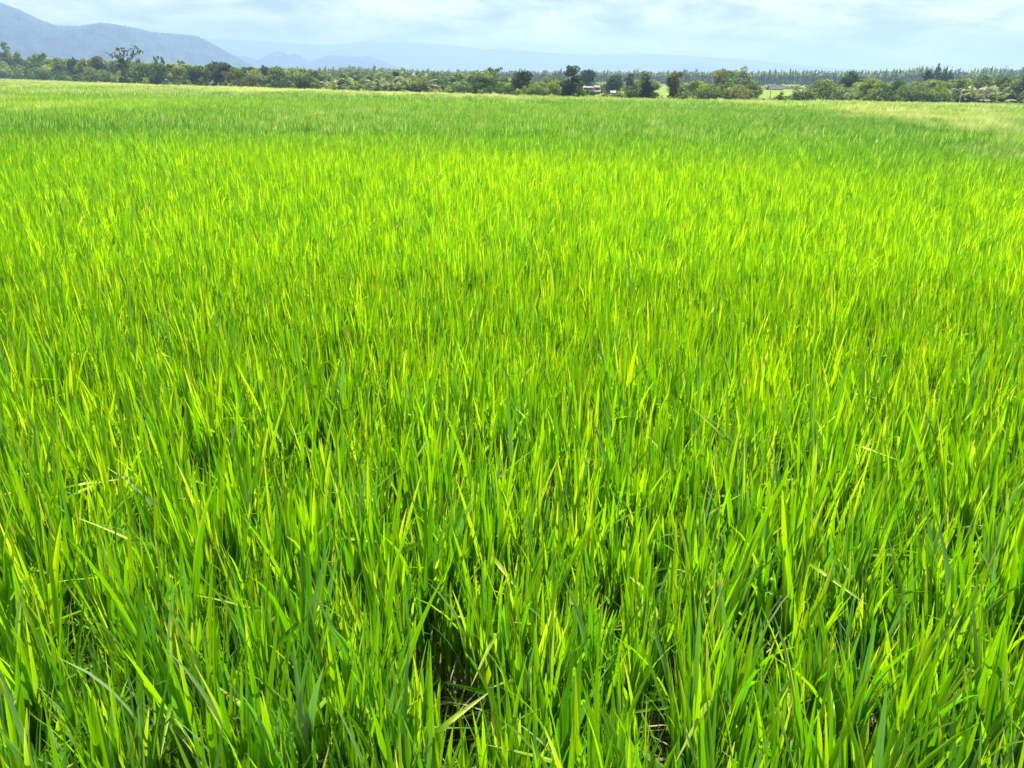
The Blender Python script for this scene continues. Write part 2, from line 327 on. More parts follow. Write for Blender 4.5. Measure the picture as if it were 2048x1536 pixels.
def crown_lobes(kind, w, h, rng):
    Lb = []; R_ = w / 2
    if kind == 'broad':
        for k in range(16):
            a = rng.uniform(0, 6.28); q = rng.uniform(0, 1) ** 0.6; zc = rng.uniform(0.42, 0.86)
            rad = R_ * (0.72 - 0.85 * (zc - 0.6) ** 2 * 3) * q
            s = rng.uniform(0.16, 0.27)
            Lb.append((math.cos(a) * rad, math.sin(a) * rad, h * zc, w * s, w * s, h * s * 0.55))
        Lb.append((0, 0, h * 0.9, w * 0.15, w * 0.15, h * 0.10)); Lb.append((0, 0, h * 0.5, w * 0.32, w * 0.32, h * 0.26))
    elif kind == 'bush':
        for k in range(int(14 + 4 * w / h)):
            a = rng.uniform(0, 6.28); q = rng.uniform(0, 1) ** 0.5 * 0.82; top = h * math.sqrt(max(0.05, 1 - q * q * 0.9))
            s = rng.uniform(0.12, 0.22) * min(w, h * 1.6); zc = rng.uniform(0.15, 0.9) * top
            Lb.append((math.cos(a) * R_ * q, math.sin(a) * R_ * q, max(zc, s * 0.4), s, s, min(s * 0.75, max(h - zc, 0.15 * h))))
        Lb.append((0, 0, h * 0.35, w * 0.33, w * 0.33, h * 0.33))
    elif kind == 'spire':
        for k in range(11):
            z = 0.16 + 0.8 * k / 10; rad = R_ * (0.35 + 1.15 * z) * (1.02 - z) * 1.7
            Lb.append((rng.normal() * R_ * 0.18, rng.normal() * R_ * 0.18, h * z, max(rad, R_ * 0.12) * rng.uniform(0.7, 1.1), max(rad, R_ * 0.12), h * 0.075))
    elif kind == 'cypress':
        for k in range(10):
            z = 0.08 + 0.86 * k / 9; rad = R_ * min(1, 2.6 * (1.0 - z) + 0.08)
            Lb.append((rng.normal() * R_ * 0.07, 0, h * z, rad, rad, h * 0.09))
    elif kind == 'feathery':
        for k in range(30):
            z = rng.uniform(0.2, 0.97); rad = R_ * math.sin(math.pi * min(0.97, max(0.1, z)) ** 1.15) * rng.uniform(0.2, 1.0); a = rng.uniform(0, 6.28); s = rng.uniform(0.07, 0.15)
            Lb.append((math.cos(a) * rad, math.sin(a) * rad, h * z, w * s, w * s, h * s * 0.55))
    elif kind == 'conical':
        for k in range(26):
            z = rng.uniform(0.08, 0.95); rad = R_ * (1.05 - z) * rng.uniform(0.2, 1); a = rng.uniform(0, 6.28); s = rng.uniform(0.12, 0.2) * (1.1 - z * 0.6)
            Lb.append((math.cos(a) * rad, math.sin(a) * rad, h * z, w * s, w * s, h * s * 0.5))
        Lb.append((0, 0, h * 0.3, w * 0.36, w * 0.36, h * 0.25)); Lb.append((0, 0, h * 0.6, w * 0.22, w * 0.22, h * 0.22))
    elif kind == 'vase':
        Lb.append((0, 0, h * 0.68, w * 0.26, w * 0.26, h * 0.2))
        for k in range(36):
            z = rng.uniform(0.36, 0.92); rad = R_ * min(0.75, 0.25 + 1.2 * (z - 0.33)) * rng.uniform(0.05, 0.95); a = rng.uniform(0, 6.28); s = rng.uniform(0.12, 0.2)
            Lb.append((math.cos(a) * rad, math.sin(a) * rad, h * z, w * s, w * s, h * s * 0.6))
    elif kind == 'tall':
        for k in range(24):
            z = rng.uniform(0.06, 0.93); rad = R_ * (1 - abs(z - 0.4) ** 2 * 1.9) * rng.uniform(0.15, 0.85); a = rng.uniform(0, 6.28); s = rng.uniform(0.14, 0.23)
            Lb.append((math.cos(a) * rad, math.sin(a) * rad, h * z, w * s, w * s, h * s * 0.45))
        for k in range(7):
            q = rng.uniform(0, 1); Lb.append(((0.05 + 0.22 * q * rng.choice([-1, 1])) * w, rng.uniform(-0.15, 0.15) * w, h * (0.86 + 0.11 * q), w * 0.06, w * 0.06, h * 0.06))
    elif kind == 'plume':          # bamboo-like arching plumes
        for k in range(22):
            a = rng.uniform(0, 6.28); lean = rng.uniform(0.1, 1.0)
            for q in range(5):
                z = 0.15 + 0.8 * q / 4; rr = R_ * lean * (q / 4) ** 1.6
                zz_ = h * (z - 0.22 * lean * (q / 4) ** 3)
                Lb.append((math.cos(a) * rr, math.sin(a) * rr, zz_, w * 0.06, w * 0.06, h * 0.07))
    return Lb
def trunk_mesh(kind, w, h, rng, mat):
    A = Acc(); r = max(0.05, 0.022 * h + 0.01 * w)
    top = {'spire': 0.93, 'cypress': 0.9, 'bush': 0.6, 'plume': 0.6}.get(kind, 0.75)
    pts = [(0, 0, -0.1)]; 
    for k in range(1, 6): pts.append((rng.normal() * 0.012 * h, rng.normal() * 0.012 * h, h * top * k / 5))
    A.tube(pts, [r * (1.25 - k / 5 * 0.95) for k in range(6)])
    if kind in ('broad', 'vase', 'tall', 'feathery', 'conical', 'bush'):
        for k in range(7):
            a = rng.uniform(0, 6.28); z0 = h * rng.uniform(0.18 if kind != 'broad' else 0.3, 0.5); rr = w * rng.uniform(0.22, 0.4)
            z1 = min(h * 0.88, z0 + h * rng.uniform(0.15, 0.35))
            A.tube([(0, 0, z0), (math.cos(a) * rr * 0.45, math.sin(a) * rr * 0.45, (z0 + z1) / 2 - 0.02 * h), (math.cos(a) * rr, math.sin(a) * rr, z1)], [r * 0.55, r * 0.35, r * 0.12], nseg=5)
    return A.mesh('trunk', mat)
def crown_mesh(kind, w, h, fol, leaf, rng, dens=5.0):
    lob = crown_lobes(kind, w, h, rng)
    n = int(min(5200, max(220, dens * w * h / leaf ** 2)))
    if kind in ('feathery', 'plume'): n = int(n * 0.6)
    V, F, C = leaves(rng, lob, leaf, n, droop=0.8 if kind in ('spire', 'plume', 'feathery') else 0.0, elong=2.6 if kind in ('plume', 'spire', 'feathery') else 1.7)
    return mesh_np('crown', V, F, FOL[fol], C)
def tree(name, label, cat, px, top, wpx, kind, fol, back=4.0, group=None, D=None, bark=BARK, seed=None, dens=5.0, leafk=1.0):
    D = D or edgeD(px) + back
    x, y, g = at(px, D); h = ztop(px, top, D) - g; wd = (1.5 if kind == 'bush' else 1.25) * wpx * mpp(px, D)
    rng = np.random.default_rng(seed if seed is not None else int(px * 7 + top * 13))
    t = empty(name, (x, y, g), 0); tag(t, label, cat, group)
    leaf = max(0.10, 0.0013 * D) * leafk
    link('trunk', trunk_mesh(kind, wd, h, rng, bark), t)
    link('crown', crown_mesh(kind, wd, h, fol, leaf, rng, dens), t)
    return t

T = 'broadleaf_tree'; B = 'bush'
LIST = [
 # name, label, cat, px, top, width, kind, foliage, back
 ('feathery_tree', 'tall thin feathery tree sticking up at the far left end of the tree belt', 'tree', 22, 84, 34, 'feathery', 'grey', 26),
 (T, 'small dark round treetop just right of the tall feathery tree at the far left', 'tree', 44, 101, 24, 'broad', 'green', 30),
 (B, 'bright green creeper covered bush in the bottom left corner of the tree belt', 'bush', 5, 122, 60, 'bush', 'lime', 5),
 (T, 'green tree behind the creeper bushes at the far left edge', 'tree', 12, 110, 46, 'broad', 'green', 16),
 (B, 'low viny bush left of the pointed green tree', 'bush', 50, 128, 46, 'bush', 'green', 5),
 (T, 'green tree with a pointed top in the left tree belt', 'tree', 84, 106, 44, 'tall', 'green', 12),
 (B, 'wide yellow green creeper covered bush below the pointed tree', 'bush', 112, 124, 62, 'bush', 'lime', 5),
 (T, 'yellowish round tree right of the pointed tree in the left belt', 'tree', 122, 115, 44, 'broad', 'lime', 14),
 (T, 'narrow dark green tree between two paler round trees in the left belt', 'tree', 152, 115, 26, 'broad', 'dark', 18),
 (T, 'round mid green tree right of the narrow dark tree in the left belt', 'tree', 172, 115, 34, 'broad', 'green', 14),
 (T, 'tree with reddish tinted leaves just left of the gnarled tree', 'tree', 202, 110, 42, 'broad', 'rust', 18),
 (B, 'bright viny bush with yellow patches left of the gnarled trunk', 'bush', 185, 132, 50, 'bush', 'lime', 4),
 (B, 'dull green bush directly left of the gnarled trunk foot', 'bush', 222, 133, 40, 'bush', 'green', 5),
 ('slender_tree', 'slender little columnar tree standing right behind the gnarled tree', 'tree', 279, 114, 14, 'spire', 'grey', 60),
 (T, 'bushy green tree right of the gnarled tree foot', 'tree', 285, 128, 44, 'broad', 'green', 7),
 (B, 'dark shaded bush with pale stems right of the gnarled tree', 'bush', 325, 132, 36, 'bush', 'dark', 6),  # shade put into the leaf colour
 ('slender_tree', 'pointed grey green tree above the left belt, left one of a pair', 'tree', 316, 113, 18, 'tall', 'grey', 50),
 ('slender_tree', 'slim spire shaped tree above the left belt, right one of a pair', 'tree', 330, 112, 13, 'spire', 'grey', 55),
 ('slender_tree', 'short twin pointed tree above the belt left of the bamboo clump', 'tree', 365, 121, 20, 'tall', 'grey', 55),
 (T, 'pale olive tree in the belt right of the dark shaded bush', 'tree', 355, 130, 40, 'broad', 'olive', 12),
 (B, 'low light green creeper mound at the field edge right of the dark shaded bush', 'bush', 366, 158, 40, 'bush', 'lime', 2),
 (T, 'very dark round tree left of the tall dark bamboo topped clump', 'tree', 396, 137, 44, 'broad', 'dark', 5),
 ('bamboo_clump', 'feathery bamboo plumes rising over the dark clump in the left belt', 'bamboo', 432, 122, 36, 'plume', 'green', 12),
 (T, 'tall very dark dense tree with a lit right shoulder in the left belt', 'tree', 446, 124, 48, 'broad', 'dark', 6),
 (T, 'tree with brown dead leaves beside the very dark dense tree', 'tree', 468, 133, 34, 'broad', 'rust', 7),
 (T, 'mid green tree between the brown leaved tree and the pale olive bush', 'tree', 492, 135, 40, 'broad', 'green', 10),
 (B, 'pale olive twiggy bush in the middle of the left belt', 'bush', 522, 138, 52, 'bush', 'olive', 5),
 (T, 'little dark rounded treetop poking above the pale olive bush', 'tree', 529, 129, 15, 'broad', 'dark', 25),
 (T, 'green tree with drooping pale edge at the right end of the left belt', 'tree', 557, 132, 44, 'broad', 'green', 8),
 (B, 'dark low bush at the foot of the belt, just left of the bamboo thicket', 'bush', 563, 158, 40, 'bush', 'dark', 3),
 ('bamboo_clump', 'grey green bamboo thicket standing alone left of the palms', 'bamboo', 612, 143, 62, 'plume', 'grey', 5),
 (T, 'small green tree behind the bamboo thicket', 'tree', 590, 136, 34, 'broad', 'green', 30),
 (B, 'low round bush left of the leftmost palm', 'bush', 645, 166, 26, 'bush', 'grey', 8),
 (T, 'dark narrow tree behind the right hand palms', 'tree', 793, 143, 16, 'tall', 'dark', 30),
 (T, 'grey green tree behind the middle palms', 'tree', 715, 141, 36, 'feathery', 'grey', 40),
 (B, 'rust tinted bush right of the rightmost palm', 'bush', 868, 166, 30, 'bush', 'rust', 10),
 (B, 'dark green small tree right of the palm row', 'bush', 893, 158, 30, 'bush', 'green', 12),
 (B, 'bush with pale dead wood right of the palm row', 'bush', 922, 160, 40, 'bush', 'grey', 9),
 (T, 'broad olive green round tree left of the forked dark tree', 'tree', 960, 146, 44, 'broad', 'green', 7),
 (T, 'tall forked tree with ragged top left of the centre', 'tree', 986, 134, 52, 'tall', 'green', 12),
 (T, 'dark domed tree right of the ragged topped tree', 'tree', 1042, 138, 38, 'broad', 'dark', 16),
 (B, 'dark shaded shrub below the ragged topped tree', 'bush', 1003, 166, 34, 'bush', 'dark', 3),  # shade below the tree painted as dark foliage
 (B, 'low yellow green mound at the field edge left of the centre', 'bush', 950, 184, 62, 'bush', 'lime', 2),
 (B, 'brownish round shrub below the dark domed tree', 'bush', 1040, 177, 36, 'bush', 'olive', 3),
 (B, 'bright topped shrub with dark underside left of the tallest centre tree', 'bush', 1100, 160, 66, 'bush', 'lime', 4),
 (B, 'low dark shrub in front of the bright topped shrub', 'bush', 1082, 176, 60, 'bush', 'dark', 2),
 ('wispy_tree', 'tallest dark tree at the centre with wispy twigs on its top', 'tree', 1143, 131, 44, 'tall', 'dark', 3),
 (B, 'light green shrub leaning against the shed, right of the tallest centre tree', 'bush', 1163, 172, 20, 'bush', 'lime', 12),
 (T, 'dark domed tree standing behind the pink roofed shed', 'tree', 1176, 138, 30, 'broad', 'dark', 78),
 (T, 'dark round tree right of the pink roofed shed', 'tree', 1227, 150, 38, 'broad', 'dark', 60),
 (B, 'small light green bush between the shed and the dark round tree', 'bush', 1205, 168, 22, 'bush', 'lime', 75),
 ('feathery_tree', 'hazy grey green feathery tree behind the centre, left of the cone shaped tree', 'tree', 1262, 148, 38, 'feathery', 'grey', 50),
 (T, 'dark pointed treetop behind the cone shaped tree', 'tree', 1288, 143, 26, 'tall', 'green', 40),
 ('conical_tree', 'dark cone shaped tree standing at the field edge right of the shed', 'tree', 1294, 150, 40, 'conical', 'dark', 3),
 (B, 'low scrub with pale flowers right of the shed', 'bush', 1225, 184, 46, 'bush', 'olive', 3),
 (B, 'low scrub between the shed and the cone shaped tree', 'bush', 1252, 180, 34, 'bush', 'lime', 5),
 ('vase_tree', 'lone vase shaped tree with a bare dark trunk at the field edge', 'tree', 1348, 142, 32, 'vase', 'olive', 3),
 (B, 'pale bush right of the bare trunk of the vase shaped tree', 'bush', 1374, 176, 34, 'bush', 'olive', 5),
 (B, 'wide spreading bush with layered branches right of the vase shaped tree', 'bush', 1408, 168, 56, 'bush', 'green', 4),
 (B, 'dark low bush under the layered bush', 'bush', 1428, 182, 40, 'bush', 'dark', 2),
 (T, 'rusty topped tree left of the large grey green tree', 'tree', 1443, 136, 40, 'broad', 'olive', 40),
 (T, 'large grey green tree rising above the plantation line right of centre', 'tree', 1484, 132, 44, 'broad', 'grey', 50),
 (T, 'pale leaved tree in front of the rusty topped tree', 'tree', 1455, 152, 36, 'broad', 'grey', 14),
 (B, 'round brownish bush at the field edge left of the thatched hut', 'bush', 1475, 168, 56, 'bush', 'olive', 4),
 (B, 'grey green feathery bush just left of the thatched hut', 'bush', 1503, 162, 26, 'plume', 'grey', 7),
 (B, 'round dark green bush right of the thatched hut', 'bush', 1590, 177, 30, 'bush', 'green', 3),
 (B, 'tall green bush with sunlit crown right of the thatched hut', 'bush', 1626, 163, 70, 'bush', 'green', 7),
 (B, 'dark shaded low bush under the sunlit crown', 'bush', 1608, 184, 44, 'bush', 'dark', 2),  # shade under the crown painted as dark foliage
 (B, 'broad speckled grey green bush in the middle of the right hedge', 'bush', 1675, 164, 70, 'bush', 'grey', 5),
 (T, 'dark green tree rising behind the speckled bush', 'tree', 1700, 141, 40, 'broad', 'dark', 40),
 (T, 'yellow green leafy tree right of the speckled bush', 'tree', 1738, 155, 56, 'broad', 'lime', 8),
 (B, 'bright lime shrub on the right side of the yellow green tree', 'bush', 1752, 168, 44, 'bush', 'lime', 4),
 (B, 'dark leaved shrub put in for the shaded gap right of the yellow green tree', 'bush', 1772, 174, 30, 'bush', 'dark', 5),  # dark foliage stands in for the shade of the gap
 (T, 'dark round topped tree in the right hedge', 'tree', 1792, 158, 42, 'broad', 'dark', 9),
 (B, 'lumpy mid green bush right of the dark round topped tree', 'bush', 1820, 168, 52, 'bush', 'green', 4),
 (B, 'bright green lumpy bush below the dark columnar trees', 'bush', 1866, 168, 60, 'bush', 'lime', 5),
 (B, 'dark low shrub under the bright lumpy bush', 'bush', 1846, 186, 80, 'bush', 'dark', 2),
 ('columnar_tree', 'dark columnar tree, tallest and leftmost of the three', 'tree', 1868, 128, 17, 'cypress', 'dark', 120),
 ('columnar_tree', 'dark columnar tree, middle one of the three', 'tree', 1884, 132, 14, 'cypress', 'dark', 120),
 ('columnar_tree', 'dark columnar tree with blunt top, rightmost of the three', 'tree', 1894, 135, 13, 'cypress', 'dark', 118),
 (T, 'dark leafy tree left of the columnar trees', 'tree', 1850, 142, 28, 'feathery', 'dark', 90),
 (T, 'yellowish round tree right of the columnar trees', 'tree', 1922, 154, 40, 'broad', 'lime', 20),
 (T, 'grey green round tree behind the pale palms on the right', 'tree', 1962, 146, 48, 'broad', 'grey', 34),
 (T, 'large hazy round tree near the right edge', 'tree', 2006, 150, 64, 'broad', 'green', 18),
 (T, 'green tree cut by the right edge of the picture', 'tree', 2046, 150, 48, 'broad', 'green', 14),
 (B, 'dark shaded bush at the field edge behind the white post', 'bush', 1915, 182, 50, 'bush', 'dark', 4),  # shade at the hedge foot painted as dark foliage
 (B, 'dark shaded bush below the pale palms on the right', 'bush', 1975, 186, 60, 'bush', 'dark', 4),  # shade below the palms painted as dark foliage
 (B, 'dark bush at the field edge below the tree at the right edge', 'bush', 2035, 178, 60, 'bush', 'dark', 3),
]
for (nm, lb, ct, px, top, wp, kd, fo, bk) in LIST:
    tree(nm, lb, ct, px, top, wp, kd, fo, bk)

# --- the gnarled tree of the left belt
def gnarled():
    px0 = 252; D = edgeD(px0) + 3; x, y, g = at(px0, D); m = mpp(px0, D)
    def P(px, py, dy=0): return ((px - px0) * m, dy * m, ztop(px, py, D) - g)
    t = empty('gnarled_tree', (x, y, g)); tag(t, 'tall gnarled old tree with twisted bare limbs and tufts of leaves above the left belt', 'tree')
    A = Acc()
    A.tube([(0, 0, -0.2), P(251, 150), P(252, 135), P(250, 122), P(254, 112), P(257, 104), P(258, 97)], [m * 3.2, m * 2.4, m * 2.1, m * 1.8, m * 1.3, m * 0.9, m * 0.4], nseg=8)
    A.tube([P(252, 128), P(262, 119, 2), P(270, 117, 3), P(279, 109, 2), P(286, 104), P(293, 101)], [m * 1.7, m * 1.4, m * 1.2, m * 0.9, m * 0.6, m * 0.3])
    A.tube([P(270, 117, 3), P(274, 108), P(280, 99), P(281, 92)], [m * 1.2, m, m * 0.7, m * 0.3])
    A.tube([P(250, 122), P(243, 118, -3), P(233, 113), P(224, 108), P(217, 106)], [m * 1.8, m * 1.2, m * 0.8, m * 0.5, m * 0.2])
    A.tube([P(243, 118, -3), P(238, 109), P(233, 105)], [m * 0.8, m * 0.5, m * 0.2])
    A.tube([P(253, 114), P(247, 105), P(243, 97)], [m * 1.3, m * 0.8, m * 0.4])
    A.tube([P(279, 109, 2), P(288, 110), P(291, 107)], [m * 0.7, m * 0.4, m * 0.2])
    link('trunk', A.mesh('trunk', BARK), t)
    rng = np.random.default_rng(77); lob = []
    tufts = [(258, 96, 3), (248, 97, 4), (243, 99, 3), (253, 102, 4), (250, 109, 4), (262, 104, 3), (270, 112, 3), (276, 103, 3), (281, 94, 3.2), (275, 99, 2), (286, 99, 4), (292, 102, 4), (289, 106, 3), (296, 103, 2),
             (280, 108, 3), (266, 117, 3), (238, 112, 3.4), (231, 108, 3), (224, 109, 2), (218, 105, 1.4), (229, 113, 2.4), (235, 105, 1.8), (243, 115, 4.5), (256, 110, 3.5)]
    for (a, b, s) in tufts:
        for k in range(7): lob.append((*P(a + rng.normal() * s * 0.75, b + rng.normal() * s * 0.55, rng.normal() * s), m * s * 0.33, m * s * 0.33, m * s * 0.28))
    for k in range(26):
        yy = rng.uniform(118, 164); s = 4.2; lob.append((*P(251 + rng.normal() * 4.5, yy, rng.normal() * 4), m * s, m * s, m * s))
    V, F, C = leaves(rng, lob, 0.0010 * D, 5200)
    link('crown', mesh_np('crown', V, F, FOL['green'], C), t)
gnarled()

# --- coconut palms
def palm(label, px, base_up, top, wpx, back, seed, group, name='palm_tree', nfr=13, fol='palm', trunk_h=0.28):
    D = edgeD(px) + min(back, 3.2); x, y, g = at(px, D); H = ztop(px, top - 4, D) - g; Rw = 1.25 * wpx * mpp(px, D) / 2
    rng = np.random.default_rng(seed)
    t = empty(name, (x, y, g), 0); tag(t, label, 'palm', group)
    th = H * trunk_h; A = Acc(); lean = rng.normal() * 0.06 * H
    A.tube([(0, 0, -0.1), (lean * 0.3, 0, th * 0.5), (lean, 0, th)], [0.05 * H, 0.036 * H, 0.032 * H], nseg=8)
    link('trunk', A.mesh('trunk', BARK), t)
    Bc = Acc()
    for k in range(nfr):
        a = 6.283 * (k + rng.uniform(-0.3, 0.3)) / nfr * 2.618; up = 1 - (k + 0.5) / nfr      # 1 upright .. 0 drooping
        Lf = math.hypot(H - th, Rw) * rng.uniform(0.82, 1.02) * (0.86 + 0.2 * up)
        th0 = R(8 + 62 * (1 - up)); bend = R(35 + 55 * rng.uniform(0.5, 1)); pts = []; p = Vector((lean, 0, th)); ns = 9
        for i in range(ns + 1):
            s = i / ns; ang = th0 + bend * s ** 1.5
            pts.append(p.copy()); p = p + Vector((math.cos(a) * math.sin(ang), math.sin(a) * math.sin(ang), math.cos(ang))) * (Lf / ns)
        tint = rng.uniform(0.3, 1.0)
        v, f = tube([tuple(q) for q in pts], [0.024 * H * (1 - i / (ns + 1)) + 0.006 for i in range(ns + 1)], 4); Bc.add(v, f, (0.95, 0.95, 0.95))
        side = Vector((-math.sin(a), math.cos(a), 0))
        for i in range(1, ns * 3):
            s = i / (ns * 3); j = min(int(s * ns), ns - 1); q = pts[j].lerp(pts[j + 1], s * ns - j); td = (pts[j + 1] - pts[j]).normalized()
            ll = Lf * 0.22 * math.sin(math.pi * min(1, s * 0.85 + 0.12)) ** 0.7
            for sg in (-1, 1):
                d = (side * sg * 0.8 + td * 0.55 + Vector((0, 0, -0.35 + rng.normal() * 0.12))).normalized()
                wv = td * (Lf * 0.03); c_ = tint * 0.6 + rng.uniform(0, 0.4)
                Bc.add([q - wv, q + wv, q + d * ll], [(0, 1, 2)], (c_, c_, c_))
    link('crown', Bc.mesh('crown', FOL[fol], False), t)
G = 'coconut palms along the far edge of the rice'
for i, (px, top, wp, bk, tr_, lb) in enumerate([
    (667, 156, 36, 5, 0.12, 'small stemless palm at the left end of the palm row'),
    (715, 150, 46, 4, 0.15, 'tall palm with upright pale fronds, second from the left of the row'),
    (732, 164, 34, 8, 0.2, 'low palm right beside the upright fronded palm'),
    (750, 158, 40, 5, 0.3, 'palm with widely spread fronds in the middle of the row'),
    (763, 163, 34, 4, 0.3, 'short palm crowded against the widely spread palm'),
    (779, 152, 38, 5, 0.25, 'palm with a dark upright centre in front of the dark narrow tree'),
    (791, 163, 34, 3, 0.3, 'small drooping palm right of the dark centred palm'),
    (819, 153, 50, 4, 0.42, 'palm with arching fronds on a clear dark trunk, left one of the pair'),
    (838, 151, 50, 3, 0.42, 'largest palm with arching fronds on a clear dark trunk, right one of the pair'),
    (848, 166, 30, 5, 0.35, 'short palm right behind the largest palm')]):
    palm(lb, px, 0, top, wp, bk, 100 + i, G, trunk_h=tr_)
G2 = 'pale palms in the right hand hedge'
for i, (px, top, wp, lb) in enumerate([
    (1908, 172, 40, 'pale frayed palm left of the white post'), (1934, 168, 44, 'pale frayed palm just right of the white post'),
    (1952, 166, 44, 'pale palm with arching whitish fronds left of the green palm'), (1972, 166, 40, 'greenish upright palm in the middle of the right hand palms'),
    (1992, 172, 44, 'palm with yellowish drooping fronds in the right hedge'), (2034, 172, 40, 'pale stiff palm near the right edge')]):
    palm(lb, px, 0, top, wp, 3.2, 200 + i, G2, trunk_h=0.14, nfr=13)
for i, (px, top, wp, lb) in enumerate([(870, 172, 20, 'small banana like plant with upright leaves right of the palm row'), (885, 173, 20, 'second small banana like plant further right of the palm row')]):
    palm(lb, px, 0, top, wp, 3, 300 + i, 'banana plants right of the palm row', name='banana_plant', nfr=7, trunk_h=0.3)

# --- copied trees: plantation row and the wooded belt
def copies(protos, spots, label, group, cat='tree'):
    for i, (x, y, g, sx, sz, rz, k) in enumerate(spots):
        root, kids, h0, w0 = protos[k]
        o = bpy.data.objects.new(root.name.split('.')[0], None); COL.objects.link(o); o.location = (x, y, g); o.rotation_euler = (0, 0, rz); o.scale = (sx / w0, sx / w0, sz / h0)
        o.empty_display_size = 0.5
        tag(o, label, cat, group)
        for c in kids:
            d = c.copy(); COL.objects.link(d); d.parent = o
def proto(name, kind, w, h, fol, leaf, seed, dens=5.0, bark=BARK):
    rng = np.random.default_rng(seed); root = bpy.data.objects.new(name, None)
    ks = [bpy.data.objects.new('trunk', trunk_mesh(kind, w, h, rng, bark)), bpy.data.objects.new('crown', crown_mesh(kind, w, h, fol, leaf, rng, dens))]
    return (root, ks, h, w)
TOPS = [(560, 134), (650, 137), (700, 132), (760, 134), (850, 140), (950, 141), (1050, 140), (1200, 141), (1500, 141), (1600, 140), (1750, 140), (1790, 137), (1850, 134), (1920, 139), (1960, 135), (2048, 137), (2200, 136)]
def plant_top(px): return float(np.interp(px, [t[0] for t in TOPS], [t[1] for t in TOPS]))
euc = [proto('eucalyptus_tree', 'spire' if k % 3 else 'cypress', 3.0, 11, 'eucalypt', 0.42, 900 + k, 4.5, BARK_PALE) for k in range(7)]
rs = random.Random(4); spots = []
px = 575.0
while px < 2110:
    D = 455 + rs.uniform(-5, 5); x, y, g = at(px, D)
    top = plant_top(px) + rs.choice([0, 1, 2, 3, 3.5, -1, -2.5]) + rs.uniform(-1.5, 1.5)
    spots.append((x, y, g, rs.uniform(2.3, 3.4), max(5, ztop(px, top, D) - g), rs.uniform(0, 6.28), rs.randrange(7)))
    px += rs.uniform(4.4, 6.6)
copies(euc, spots, 'slender young eucalyptus in the front row of the long far plantation', 'eucalyptus trees in the front row of the plantation')
# mass of the plantation behind its front row: nobody could count it
def wood_mass(name, label, pxs, Ds, topf, wm, fol, seed, kind='spire', leaf=0.5, step=9):
    rng = np.random.default_rng(seed); VV, FF, CC = [], [], []; b = 0
    for D in Ds:
        px = pxs[0] + rng.uniform(0, step)
        while px < pxs[1]:
            x, y, g = at(px, D + rng.uniform(-6, 6)); h = ztop(px, topf(px) + rng.uniform(-1, 4), D) - g
            V, F, C = leaves(rng, crown_lobes(kind, wm, h, rng), leaf, int(3.2 * wm * h / leaf ** 2), 0.8, 2.2)
            VV.append(V + np.array([x, y, g])); FF.append(F + b); CC.append(C); b += len(V); px += rng.uniform(0.7, 1.3) * step
    o = link(name, mesh_np(name, np.concatenate(VV), np.concatenate(FF), FOL[fol], np.concatenate(CC))); tag(o, label, 'wood', kind='stuff')
wood_mass('plantation_wood', 'deep mass of eucalyptus plantation behind its front row', (560, 2120), (466, 482), lambda p: plant_top(p) + 2, 4.2, 'eucalypt', 31)
# trees of the left belt behind the named ones
bel = [proto('woodland_tree', 'broad', 5, 7.5, 'green', 0.36, 950, 5), proto('woodland_tree', 'tall', 4, 7.5, 'grey', 0.36, 951, 5), proto('woodland_tree', 'broad', 5, 7, 'lime', 0.36, 952, 5), proto('woodland_tree', 'tall', 3.4, 8, 'eucalypt', 0.36, 953, 5)]
BT = [(-200, 110), (0, 114), (100, 117), (200, 119), (300, 122), (400, 129), (500, 133), (600, 137), (680, 141)]
spots = []; px = -60.0
while px < 640:
    D = edgeD(min(px, 600)) + rs.uniform(34, 80); D = max(D, 150); x, y, g = at(px, D)
    top = float(np.interp(px, [b[0] for b in BT], [b[1] for b in BT])) + rs.uniform(-2, 4)
    h = ztop(px, top, D) - g; spots.append((x, y, g, rs.uniform(0.5, 0.85) * h, h, rs.uniform(0, 6.28), rs.randrange(4))); px += rs.uniform(7, 13)
copies(bel, spots, 'green tree in the wooded belt filling in behind the left hedgerow', 'trees filling the wooded belt at the left')
fills = [proto('woodland_tree', 'bush', 6, 5, 'grey', 0.26, 960, 5), proto('woodland_tree', 'broad', 5, 5.5, 'eucalypt', 0.28, 961, 5), proto('woodland_tree', 'bush', 6, 5, 'green', 0.26, 962, 5), proto('woodland_tree', 'tall', 4, 5.5, 'eucalypt', 0.28, 963, 5), proto('woodland_tree', 'bush', 6, 5, 'dark', 0.26, 964, 5), proto('woodland_tree', 'broad', 5, 5.5, 'dark', 0.28, 965, 5)]
def fillrow(a, b_, t0, t1, back, label, group, step=9, ks=(0, 1, 2, 3)):
    sp = []; p = a
    while p < b_:
        D = edgeD(p) + rs.uniform(*back); x, y, g = at(p, D); h = ztop(p, rs.uniform(t0, t1), D) - g
        sp.append((x, y, g, rs.uniform(0.9, 1.35) * h, h, rs.uniform(0, 6.28), rs.choice(ks))); p += rs.uniform(0.7, 1.3) * step
    copies(fills, sp, label, group)
fillrow(585, 960, 141, 152, (45, 120), 'grey green tree in the loose wood behind the palm row', 'trees in the wood behind the palms', 7)
fillrow(640, 950, 155, 168, (30, 60), 'low dark leafy tree close behind the palm row', 'low trees close behind the palms', 8, (4, 5, 0))
fillrow(1000, 1160, 150, 165, (20, 60), 'leafy tree filling the gap behind the centre hedge', 'trees behind the centre hedge', 9)
fillrow(1190, 1310, 157, 168, (60, 110), 'grey green tree behind the shed and the cone shaped tree', 'trees behind the shed', 9)
fillrow(1356, 1522, 156, 170, (30, 70), 'leafy tree behind the hedge left of the thatched hut', 'trees behind the hedge left of the hut', 12)
fillrow(1630, 2090, 157, 170, (25, 90), 'leafy tree filling in behind the right hedge', 'trees behind the right hedge', 9)
